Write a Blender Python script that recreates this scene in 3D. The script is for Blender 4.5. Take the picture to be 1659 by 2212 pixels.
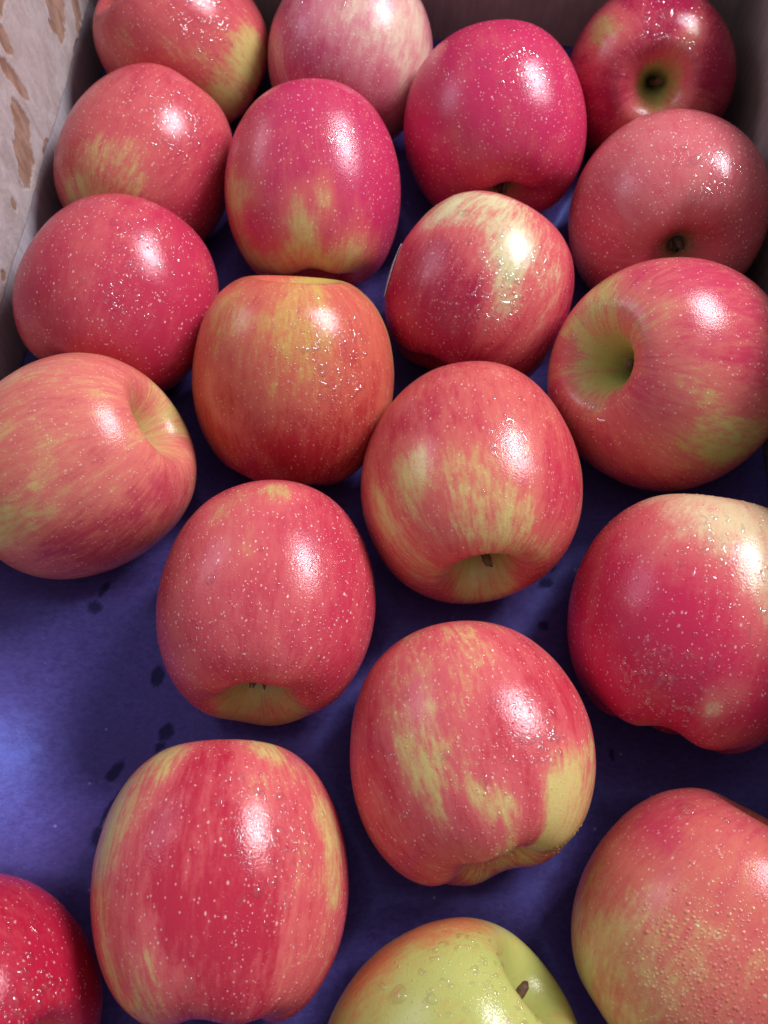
import bpy, math, random
import numpy as np
from mathutils import Matrix, Vector

for o in list(bpy.data.objects):
    bpy.data.objects.remove(o)
SC = bpy.context.scene
COL = SC.collection

# ------------------------------------------------------------------ camera, light, exposure
cam_d = bpy.data.cameras.new('camera')
cam = bpy.data.objects.new('camera', cam_d)
COL.objects.link(cam)
cam.location = (0, 0, 0.333)
cam.rotation_euler = (math.radians(90 - 66), 0, 0)
cam_d.sensor_fit = 'VERTICAL'
cam_d.sensor_height = 36
cam_d.sensor_width = 27
cam_d.lens = 36 * 2000 / 2212
cam_d.clip_start = 0.01
cam_d.clip_end = 50
cam_d.dof.use_dof = True
cam_d.dof.focus_distance = 0.292
cam_d.dof.aperture_fstop = 17
SC.camera = cam

SC.view_settings.view_transform = 'Standard'
SC.view_settings.look = 'None'
SC.view_settings.exposure = 0.2
SC.view_settings.gamma = 1.0
SC.render.engine = 'CYCLES'
SC.cycles.use_denoising = True
SC.cycles.max_bounces = 10
SC.cycles.transparent_max_bounces = 24
SC.cycles.sample_clamp_indirect = 4.0

w = bpy.data.worlds.new('World')
SC.world = w
w.use_nodes = True
bg = w.node_tree.nodes['Background']
bg.inputs['Color'].default_value = (0.92, 0.90, 1.0, 1)
bg.inputs['Strength'].default_value = 0.36


def window_light(name, az, el, dist, sx, sy, power, color):
    """a window of the room: az measured from +y towards +x, both in degrees"""
    a, e = math.radians(az), math.radians(el)
    d = Vector((math.sin(a) * math.cos(e), math.cos(a) * math.cos(e), math.sin(e)))
    l = bpy.data.lights.new(name, 'AREA')
    l.shape = 'RECTANGLE'
    l.size, l.size_y = sx, sy
    l.energy = power
    l.color = color
    o = bpy.data.objects.new(name, l)
    COL.objects.link(o)
    o.location = Vector((0, 0.17, 0.04)) + d * dist
    o.rotation_euler = d.to_track_quat('Z', 'Y').to_euler()
    return o


window_light('window_light', 57, 46, 1.7, 0.72, 0.46, 33, (0.94, 0.92, 1.0))
window_light('far_window_light', -63, 30, 2.4, 0.9, 0.8, 9, (0.82, 0.80, 1.0))


# ------------------------------------------------------------------ helpers
def tag(o, label=None, cat=None, group=None, kind=None):
    if label: o['label'] = label
    if cat: o['category'] = cat
    if group: o['group'] = group
    if kind: o['kind'] = kind
    return o


def empty(name, loc):
    o = bpy.data.objects.new(name, None)
    COL.objects.link(o)
    o.location = loc
    o.empty_display_size = 0.01
    return o


def mesh_obj(name, verts, faces, mat, parent=None, smooth=True, attrs=None):
    me = bpy.data.meshes.new(name)
    verts = np.asarray(verts, dtype=np.float32)
    if isinstance(faces, np.ndarray):
        nf, k = faces.shape
        me.vertices.add(len(verts))
        me.vertices.foreach_set('co', verts.ravel())
        me.loops.add(nf * k)
        me.loops.foreach_set('vertex_index', faces.astype(np.int32).ravel())
        me.polygons.add(nf)
        me.polygons.foreach_set('loop_start', np.arange(0, nf * k, k, dtype=np.int32))
        me.polygons.foreach_set('loop_total', np.full(nf, k, dtype=np.int32))
        me.update(calc_edges=True)
        me.validate()
    else:
        me.from_pydata([tuple(v) for v in verts], [], faces)
        me.update()
    if smooth:
        me.polygons.foreach_set('use_smooth', np.ones(len(me.polygons), dtype=bool))
    for an, (kind, data) in (attrs or {}).items():
        at = me.attributes.new(an, kind, 'POINT')
        at.data.foreach_set('vector' if kind == 'FLOAT_VECTOR' else 'value', np.asarray(data, dtype=np.float32).ravel())
    if mat: me.materials.append(mat)
    o = bpy.data.objects.new(name, me)
    COL.objects.link(o)
    if parent: o.parent = parent
    return o


def grid_faces(nv, nu, wrap=False):
    i = np.arange(nv - 1)[:, None]
    j = np.arange(nu if wrap else nu - 1)[None, :]
    j2 = (j + 1) % nu
    return np.stack([i * nu + j + 0 * i, i * nu + j2 + 0 * i, (i + 1) * nu + j2, (i + 1) * nu + j], -1).reshape(-1, 4)


class NT:
    """small node-tree builder"""
    def __init__(self, name):
        self.m = bpy.data.materials.new(name)
        self.m.use_nodes = True
        self.t = self.m.node_tree
        self.bsdf = self.t.nodes['Principled BSDF']
        self.out = self.t.nodes['Material Output']

    def n(self, kind, **kw):
        nd = self.t.nodes.new(kind)
        for k, v in kw.items(): setattr(nd, k, v)
        return nd

    def put(self, sock, v):
        if isinstance(v, bpy.types.NodeSocket): self.t.links.new(v, sock)
        elif isinstance(v, (tuple, list)) and len(v) == 3 and sock.type == 'RGBA': sock.default_value = (*v, 1)
        else: sock.default_value = v

    def attr(self, name, out='Fac'):
        return self.n('ShaderNodeAttribute', attribute_name=name).outputs[out]

    def math(self, op, a, b=0.0, c=None, clamp=False):
        nd = self.n('ShaderNodeMath', operation=op, use_clamp=clamp)
        self.put(nd.inputs[0], a); self.put(nd.inputs[1], b)
        if c is not None: self.put(nd.inputs[2], c)
        return nd.outputs[0]

    def vmath(self, op, a, b):
        nd = self.n('ShaderNodeVectorMath', operation=op)
        self.put(nd.inputs[0], a); self.put(nd.inputs[1], b)
        return nd.outputs[0]

    def step(self, v, lo, hi, a=0.0, b=1.0):
        nd = self.n('ShaderNodeMapRange', interpolation_type='SMOOTHSTEP')
        for i, x in zip(range(5), (v, lo, hi, a, b)): self.put(nd.inputs[i], x)
        return nd.outputs[0]

    def noise(self, vec, scale, detail=3, rough=0.5, dist=0.0, col=False):
        nd = self.n('ShaderNodeTexNoise')
        if vec is not None: self.put(nd.inputs['Vector'], vec)
        nd.inputs['Scale'].default_value = scale
        nd.inputs['Detail'].default_value = detail
        nd.inputs['Roughness'].default_value = rough
        nd.inputs['Distortion'].default_value = dist
        return nd.outputs['Color' if col else 'Fac']

    def vor(self, vec, scale, rand=1.0):
        nd = self.n('ShaderNodeTexVoronoi')
        self.put(nd.inputs['Vector'], vec)
        nd.inputs['Scale'].default_value = scale
        nd.inputs['Randomness'].default_value = rand
        return nd

    def mix(self, f, a, b, mode='MIX'):
        nd = self.n('ShaderNodeMix', data_type='RGBA', blend_type=mode)
        self.put(nd.inputs[0], f); self.put(nd.inputs[6], a); self.put(nd.inputs[7], b)
        return nd.outputs[2]

    def bump(self, h, strength, dist, normal=None):
        nd = self.n('ShaderNodeBump')
        nd.inputs['Strength'].default_value = strength
        nd.inputs['Distance'].default_value = dist
        self.put(nd.inputs['Height'], h)
        if normal is not None: self.put(nd.inputs['Normal'], normal)
        return nd.outputs[0]

    def set(self, **kw):
        for k, v in kw.items(): self.put(self.bsdf.inputs[k.replace('_', ' ')], v)
        return self.m


# ------------------------------------------------------------------ materials
def skin_material(k, deep, coral, yellow, green, streak, dots):
    t = NT('apple_skin')
    loc = t.attr('loc', 'Vector')
    suv = t.attr('suv', 'Vector')
    bl = t.attr('blush')
    wet = t.attr('wet')
    off = t.vmath('ADD', suv, (k * 3.1, k * 1.7, 0))
    loff = t.vmath('ADD', loc, (k * 2.3, 0, k * 1.1))
    s1 = t.noise(off, 6.5, 3, 0.6, 0.2)
    s2 = t.noise(off, 26, 3, 0.62, 0.0)
    lo = t.noise(loff, 3.0, 3, 0.6)
    fine = t.noise(loff, 34, 2, 0.6)
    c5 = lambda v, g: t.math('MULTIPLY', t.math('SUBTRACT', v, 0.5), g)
    B = t.math('ADD', t.math('ADD', bl, c5(s1, streak * 1.35)), t.math('ADD', c5(s2, streak * 1.0), t.math('ADD', c5(lo, 0.55), c5(fine, 0.22))))
    gsel = t.step(t.math('ADD', t.attr('green'), c5(lo, 0.8)), 0.25, 0.85)
    ground = t.mix(gsel, yellow, green)
    mid = t.mix(t.step(B, 0.04, 0.54), ground, coral)
    full = t.mix(t.step(B, 0.48, 1.0), mid, deep)
    # skin colour darkens to olive-brown deep in the hollows
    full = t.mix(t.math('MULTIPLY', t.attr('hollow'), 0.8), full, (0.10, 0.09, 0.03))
    # pale corky dots (lenticels), drawn out along the meridians
    dv = t.vmath('ADD', t.vmath('MULTIPLY', loc, (1, 1, 0.70)), (k * 0.7, k * 0.9, 0))
    v1 = t.vor(dv, 13.5)
    sep = t.n('ShaderNodeSeparateColor'); t.put(sep.inputs[0], v1.outputs['Color'])
    thr = t.step(sep.outputs[0], 0.0, 1.0, 0.08, 0.19)
    q = t.math('DIVIDE', v1.outputs['Distance'], thr)
    d1 = t.step(q, 1.0, 0.2)
    v2 = t.vor(dv, 23)
    d2 = t.step(v2.outputs['Distance'], 0.20, 0.08)
    dm = t.math('ADD', t.math('MULTIPLY', d1, dots), t.math('MULTIPLY', d2, dots * 0.75), clamp=True)
    dm = t.math('MULTIPLY', dm, t.step(bl, 0.05, 0.5, 0.3, 1.0))
    dotcol = t.mix(t.step(B, 0.2, 0.9), (0.78, 0.70, 0.42), (0.90, 0.64, 0.58))
    full = t.mix(dm, full, dotcol)
    # some of the dots have a dark corky centre
    pin = t.math('MULTIPLY', t.step(q, 0.30, 0.15), t.math('GREATER_THAN', sep.outputs[1], 0.86))
    full = t.mix(t.math('MULTIPLY', pin, 0.55), full, (0.12, 0.06, 0.03))
    # relief
    h = t.math('MULTIPLY', t.noise(loc, 60, 2, 0.65), 0.00009)
    nrm = t.bump(h, 1.0, 1.0)
    rough = t.math('SUBTRACT', t.step(lo, 0.3, 0.7, 0.17, 0.26), t.math('MULTIPLY', wet, 0.10), clamp=True)
    return t.set(Base_Color=full, Roughness=rough, IOR=1.42, Normal=nrm, Specular_IOR_Level=t.math('ADD', t.math('MULTIPLY', t.math('GREATER_THAN', wet, 1.1), 0.45), 0.5))


def water_material():
    t = NT('water')
    tr = t.n('ShaderNodeBsdfTransparent')
    gl = t.n('ShaderNodeBsdfGlossy'); gl.inputs['Roughness'].default_value = 0.07
    fr = t.n('ShaderNodeFresnel'); fr.inputs['IOR'].default_value = 1.55
    fac = t.math('MINIMUM', fr.outputs[0], 0.20)
    m = t.n('ShaderNodeMixShader')
    t.put(m.inputs[0], fac)
    t.t.links.new(tr.outputs[0], m.inputs[1]); t.t.links.new(gl.outputs[0], m.inputs[2])
    t.t.links.new(m.outputs[0], t.out.inputs['Surface'])
    return t.m


def tray_material():
    t = NT('indigo_tray_paper')
    co = t.n('ShaderNodeTexCoord').outputs['Object']
    fib = t.noise(t.vmath('MULTIPLY', co, (420, 640, 400)), 1.0, 4, 0.65, 0.4)
    fl = t.noise(co, 700, 3, 0.6)
    lo = t.noise(co, 28, 4, 0.6)
    c = t.mix(t.step(fib, 0.3, 0.7), (0.066, 0.044, 0.195), (0.100, 0.072, 0.290))
    c = t.mix(t.math('MULTIPLY', t.step(lo, 0.35, 0.7), 0.45), c, (0.072, 0.040, 0.15))
    v = t.vor(t.vmath('MULTIPLY', co, (1, 1.6, 1)), 330)
    c = t.mix(t.math('MULTIPLY', t.step(v.outputs['Distance'], 0.2, 0.05), 0.35), c, (0.13, 0.13, 0.36))
    c = t.mix(t.math('MULTIPLY', t.step(t.vor(co, 95).outputs['Distance'], 0.07, 0.03), 0.7), c, (0.25, 0.25, 0.5))
    st = t.attr('stain')
    c = t.mix(t.math('MULTIPLY', st, 0.88), c, (0.012, 0.007, 0.03))
    h = t.math('ADD', t.math('MULTIPLY', fib, 0.00022), t.math('MULTIPLY', fl, 0.00012))
    rough = t.math('ADD', t.step(lo, 0.3, 0.7, 0.44, 0.52), t.math('MULTIPLY', st, 0.25))
    return t.set(Base_Color=c, Roughness=rough, IOR=1.5, Specular_IOR_Level=0.9, Specular_Tint=(0.20, 0.34, 1.0),
                 Normal=t.bump(h, 0.4, 1.0), Sheen_Weight=0.08, Sheen_Tint=(0.4, 0.45, 1.0))


def board_material(name, a, b, vert=True, rough=0.85):
    t = NT(name)
    co = t.n('ShaderNodeTexCoord').outputs['Object']
    gr = t.noise(t.vmath('MULTIPLY', co, (420, 420, 60) if vert else (60, 60, 420)), 1.0, 4, 0.6)
    mo = t.noise(co, 45, 5, 0.6)
    sp = t.noise(co, 900, 2, 0.6)
    c = t.mix(t.step(gr, 0.3, 0.7), a, b)
    c = t.mix(t.math('MULTIPLY', t.step(mo, 0.4, 0.75), 0.35), c, tuple(x * 0.62 for x in a))
    c = t.mix(t.math('MULTIPLY', t.step(sp, 0.62, 0.75), 0.3), c, tuple(x * 0.5 for x in a))
    h = t.math('ADD', t.math('MULTIPLY', gr, 0.0002), t.math('MULTIPLY', sp, 0.0001))
    return t.set(Base_Color=c, Roughness=rough, Normal=t.bump(h, 0.7, 1.0))


def liner_material():
    t = NT('torn_paper')
    co = t.n('ShaderNodeTexCoord').outputs['Object']
    mo = t.noise(t.vmath('MULTIPLY', co, (1, 1.6, 0.8)), 85, 6, 0.68, 0.5)
    fi = t.noise(co, 620, 4, 0.7)
    big = t.noise(co, 22, 3, 0.55)
    c = t.mix(t.step(mo, 0.34, 0.66), (0.36, 0.30, 0.28), (0.47, 0.42, 0.41))
    c = t.mix(t.math('MULTIPLY', t.step(big, 0.45, 0.7), 0.45), c, (0.40, 0.32, 0.29))
    c = t.mix(t.math('MULTIPLY', t.step(fi, 0.5, 0.75), 0.4), c, (0.55, 0.51, 0.51))
    c = t.mix(t.math('MULTIPLY', t.step(fi, 0.36, 0.28), 0.5), c, (0.25, 0.18, 0.16))
    br = t.attr('brown')
    bc = t.mix(t.step(t.noise(t.vmath('MULTIPLY', co, (1, 1.2, 0.35)), 160, 4, 0.65), 0.35, 0.65), (0.24, 0.135, 0.09), (0.37, 0.235, 0.17))
    c = t.mix(br, c, bc)
    h = t.math('ADD', t.math('MULTIPLY', mo, 0.0006), t.math('MULTIPLY', fi, 0.00025))
    return t.set(Base_Color=c, Roughness=0.8, Normal=t.bump(h, 0.8, 1.0))


M_water = water_material()
M_tray = tray_material()
M_board = board_material('grey_brown_board', (0.30, 0.215, 0.195), (0.37, 0.28, 0.26))
M_board_l = board_material('grey_board', (0.40, 0.36, 0.38), (0.50, 0.46, 0.49))
M_liner = liner_material()


def plain(name, col, rough, a=None, scale=300):
    t = NT(name)
    co = t.n('ShaderNodeTexCoord').outputs['Object']
    n = t.noise(co, scale, 4, 0.6)
    c = t.mix(t.step(n, 0.3, 0.7), col, a or tuple(x * 0.5 for x in col))
    return t.set(Base_Color=c, Roughness=rough, Normal=t.bump(n, 0.4, 0.0005))


M_stem = plain('dry_stem', (0.16, 0.075, 0.03), 0.75, (0.05, 0.025, 0.012))
M_stem_g = plain('greenish_stem', (0.20, 0.17, 0.05), 0.7, (0.10, 0.07, 0.02))
M_sepal = plain('dry_sepal', (0.17, 0.15, 0.09), 0.85, (0.04, 0.03, 0.02))

# ------------------------------------------------------------------ the box
SL = 0.07                     # the box stands turned a little to the camera


def slab(name, p0, p1, z0, z1, nrm, th, mat, parent, ny=2):
    """a board between two ground points, its inner face through them, nrm = outward"""
    p0, p1, nrm = Vector((*p0, 0)), Vector((*p1, 0)), Vector(nrm).normalized()
    v = []
    for off in (0, th):
        for z in (z0, z1):
            for p in (p0, p1):
                q = p + nrm * off
                v.append((q.x, q.y, z))
    f = [(0, 1, 3, 2), (4, 6, 7, 5), (0, 4, 5, 1), (2, 3, 7, 6), (0, 2, 6, 4), (1, 5, 7, 3)]
    o = mesh_obj(name, v, f, mat, parent, smooth=False)
    b = o.modifiers.new('bevel', 'BEVEL'); b.width = 0.0006; b.segments = 2
    return o


def xl(y): return -0.1405 + SL * (y - 0.29)
def xr(y): return 0.1605 + SL * (y - 0.343)
def yb(x): return 0.396 - SL * x


WT = 0.118
box = empty('cardboard_box', (0, 0.15, -0.016))
tag(box, 'open cardboard carton holding the apples, its left inside wall covered with torn paper', 'box')
def rel(p): return (p[0] - 0, p[1] - 0.15)
yl1 = (0.396 - SL * (-0.1405 - SL * 0.29)) / (1 + SL * SL)
yr1 = (0.396 - SL * (0.1605 - SL * 0.343)) / (1 + SL * SL)
cl, cr = (xl(yl1), yl1), (xr(yr1), yr1)
fl_, fr_ = (xl(-0.13), -0.13), (xr(-0.13), -0.13)
Z0 = 0.016
OUT = 0.0022                 # the box wall stands a little behind the torn liner
slab('left_wall', rel((fl_[0] - OUT, fl_[1])), rel((cl[0] - OUT, cl[1])), 0, WT + Z0, (-1, SL, 0), 0.004, M_board_l, box)
slab('right_wall', rel(fr_), rel(cr), 0, WT + Z0, (1, -SL, 0), 0.004, M_board, box)
slab('back_wall', rel((cl[0] - OUT - 0.004, yb(cl[0] - OUT - 0.004) + 0.0005)), rel((cr[0] + 0.004, yb(cr[0] + 0.004) + 0.0005)), 0, WT + Z0 - 0.002, (SL, 1, 0), 0.004, M_board, box)
slab('front_wall', rel((fl_[0] - OUT - 0.004, fl_[1] - 0.0005)), rel((fr_[0] + 0.004, fr_[1] - 0.0005)), 0, WT + Z0 - 0.002, (0, -1, 0), 0.004, M_board, box)
bv = [rel(p) for p in (fl_, fr_, cr, cl)]
mesh_obj('bottom', [(x, y, 0.0) for x, y in bv] + [(x, y, 0.003) for x, y in bv],
         [(3, 2, 1, 0), (4, 5, 6, 7), (0, 1, 5, 4), (1, 2, 6, 5), (2, 3, 7, 6), (3, 0, 4, 7)], M_board, box, smooth=False)

# torn paper facing: a real sheet in front of the left wall, ending at a ragged lower edge
rng = np.random.default_rng(5)


def smooth_noise1(x, seed, freqs, amps):
    r = np.random.default_rng(seed)
    s = 0 * x
    for f, a in zip(freqs, amps):
        s = s + a * np.sin(x * f + r.uniform(0, 6.28)) * np.cos(x * f * 0.37 + r.uniform(0, 6.28))
    return s


def vnoise2(x, y, seed):
    """value noise on arrays"""
    r = np.random.default_rng(seed)
    tb = r.uniform(0, 1, (64, 64))
    xi, yi = np.floor(x).astype(int), np.floor(y).astype(int)
    fx, fy = x - xi, y - yi
    fx, fy = fx * fx * (3 - 2 * fx), fy * fy * (3 - 2 * fy)
    g = lambda a, b: tb[a % 64, b % 64]
    return (g(xi, yi) * (1 - fx) + g(xi + 1, yi) * fx) * (1 - fy) + (g(xi, yi + 1) * (1 - fx) + g(xi + 1, yi + 1) * fx) * fy


def fbm(x, y, seed, octv=4):
    s, a = 0, 0.5
    for i in range(octv):
        s = s + a * vnoise2(x * 2 ** i + 7.3 * i, y * 2 ** i + 3.1 * i, seed + i)
        a *= 0.5
    return s / (1 - 0.5 ** octv)


NY, NZ = 620, 150
ys = np.linspace(0.06, yl1 - 0.0006, NY)
edge = 0.0428 + smooth_noise1(ys, 3, (60, 170, 420, 1100), (0.0006, 0.0004, 0.0002, 0.00012))
Y, T = np.meshgrid(ys, np.linspace(0, 1, NZ))
Zl = edge[None, :] + T * (WT - 0.001 - edge[None, :])
# patches torn down to the brown ply: (y, z, half width in y, half height, tilt)
BP = [(0.2795, 0.0590, 0.0058, 0.0085, 0.1), (0.2735, 0.0535, 0.0055, 0.0050, 0), (0.2865, 0.0680, 0.0026, 0.0080, -0.25), (0.2925, 0.0800, 0.0020, 0.0115, -0.3),
      (0.2975, 0.0930, 0.0022, 0.0085, -0.2), (0.3485, 0.0655, 0.0068, 0.0075, 0), (0.3455, 0.0570, 0.0035, 0.0030, 0), (0.3520, 0.0720, 0.0075, 0.0070, 0),
      (0.3630, 0.0460, 0.0018, 0.0028, 0), (0.3680, 0.0520, 0.0030, 0.0060, 0.1), (0.2945, 0.0442, 0.0030, 0.0012, 0), (0.2540, 0.0545, 0.0012, 0.0022, 0),
      (0.2252, 0.0472, 0.0018, 0.0020, 0), (0.3530, 0.0430, 0.0040, 0.0012, 0), (0.306, 0.1035, 0.006, 0.005, 0), (0.240, 0.066, 0.002, 0.005, 0.2), (0.20, 0.075, 0.004, 0.009, 0.1)]
brown = np.zeros_like(Y)
nz = fbm(Y * 420, Zl * 130, 11)
nz2 = fbm(Y * 1100, Zl * 420, 21)
for (y, z, a, b, tl) in BP:
    dy, dz = (Y - y) - tl * (Zl - z), Zl - z
    r = np.sqrt((dy / a / 1.45) ** 2 + (dz / b / 1.3) ** 2) + (nz - 0.5) * 0.75 + (nz2 - 0.5) * 0.3
    brown = np.maximum(brown, np.clip((1.02 - r) / 0.10, 0, 1))
low = fbm(Y * 60, Zl * 45, 31)
wav = fbm(Y * 25, Zl * 20, 41)
bulge = 0.0014 * (wav - 0.5) * np.clip((Zl - 0.045) / 0.02, 0, 1)
prox = 0.0006 * (low - 0.5) - 0.00045 * brown + bulge + 0.00035 * (nz - 0.5) * (1 - brown)
X = xl(Y) + prox
front = np.stack([X, Y, Zl], -1)
back = np.stack([X - 0.0011, Y, Zl], -1)
V = np.concatenate([front.reshape(-1, 3), back.reshape(-1, 3)]) - np.array([0, 0.15, -0.016])
Fg = grid_faces(NZ, NY)
n1 = NY * NZ
rim = np.concatenate([np.arange(NY - 1), ])
lowq = np.stack([rim, rim + n1, rim + 1 + n1, rim + 1], -1)
topi = (NZ - 1) * NY + np.arange(NY - 1)
topq = np.stack([topi + 1, topi + 1 + n1, topi + n1, topi], -1)
F = np.concatenate([Fg, Fg[:, ::-1] + n1, lowq, topq])
at = np.concatenate([brown.ravel(), brown.ravel()])
ln = mesh_obj('torn_paper_lining', V, F, M_liner, box, attrs={'brown': ('FLOAT', at)})
ln['label'] = 'pale torn paper facing with brown patches where it has peeled'

# ------------------------------------------------------------------ apples: shape
CP = np.array([(0, 0.24), (0.05, 0.29), (0.10, 0.43), (0.17, 0.63), (0.27, 0.79), (0.40, 0.88), (0.52, 0.875), (0.66, 0.80), (0.80, 0.665), (0.92, 0.45), (0.985, 0.20), (1.0, 0.0), (0.985, -0.19), (0.93, -0.41), (0.835, -0.61), (0.71, -0.77), (0.57, -0.865), (0.44, -0.89), (0.32, -0.86), (0.21, -0.76), (0.12, -0.65), (0.05, -0.59), (0, -0.58)])


def profile(n):
    P = np.vstack([[-CP[1, 0], CP[1, 1]], CP, [-CP[-2, 0], CP[-2, 1]]])
    out = []
    for i in range(1, len(P) - 2):
        p0, p1, p2, p3 = P[i - 1:i + 3]
        t = np.linspace(0, 1, 12, endpoint=False)[:, None]
        out.append(0.5 * ((2 * p1) + (-p0 + p2) * t + (2 * p0 - 5 * p1 + 4 * p2 - p3) * t * t + (-p0 + 3 * p1 - 3 * p2 + p3) * t ** 3))
    out = np.vstack(out + [P[-2:-1]])
    s = np.r_[0, np.cumsum(np.hypot(*np.diff(out, axis=0).T))]
    u = np.linspace(0, s[-1], n)
    return np.c_[np.interp(u, s, out[:, 0]), np.interp(u, s, out[:, 1])], s[-1]


def apple_shape(par, nu, nv, seed):
    h, tap, ell, elp, shx, shy, lob = [par[k] for k in ('h', 'tap', 'ell', 'elp', 'shx', 'shy', 'lob')]
    pr, L = profile(nv)
    r = np.clip(pr[:, 0], 0, None); z = pr[:, 1].copy()
    phi = np.arange(nu) * 2 * np.pi / nu
    R = r[:, None] * np.ones(nu); Z = z[:, None] * np.ones(nu); Fi = np.ones(nv)[:, None] * phi
    R *= 1 + tap * Z
    wl = np.clip(-(Z - 0.1), 0, 1) * (R > 0)
    ph = np.random.default_rng(seed).uniform(0, 6.28, 6)
    R *= 1 + lob * (0.35 + wl) * np.cos(5 * Fi + ph[0]) * np.clip(R * 3, 0, 1) * 0.6
    Z -= lob * 1.6 * np.clip(-Z, 0, 1) * np.exp(-((R - 0.45) / 0.25) ** 2) * np.cos(5 * Fi + ph[0]) * 0.7
    R *= 1 + 0.012 * np.cos(2 * Fi + ph[1] + 2 * Z) + 0.010 * np.cos(3 * Fi + ph[2] - 2.5 * Z)
    X = R * np.cos(Fi); Y = R * np.sin(Fi)
    c, s = np.cos(elp), np.sin(elp)
    U = (X * c + Y * s) * (1 + ell); Vv = (-X * s + Y * c) * (1 - ell)
    X = U * c - Vv * s; Y = U * s + Vv * c
    Z = Z * h
    Z = Z + (shx * X + shy * Y) * Z
    return np.stack([X, Y, Z], -1), pr[:, 0], L


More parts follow.
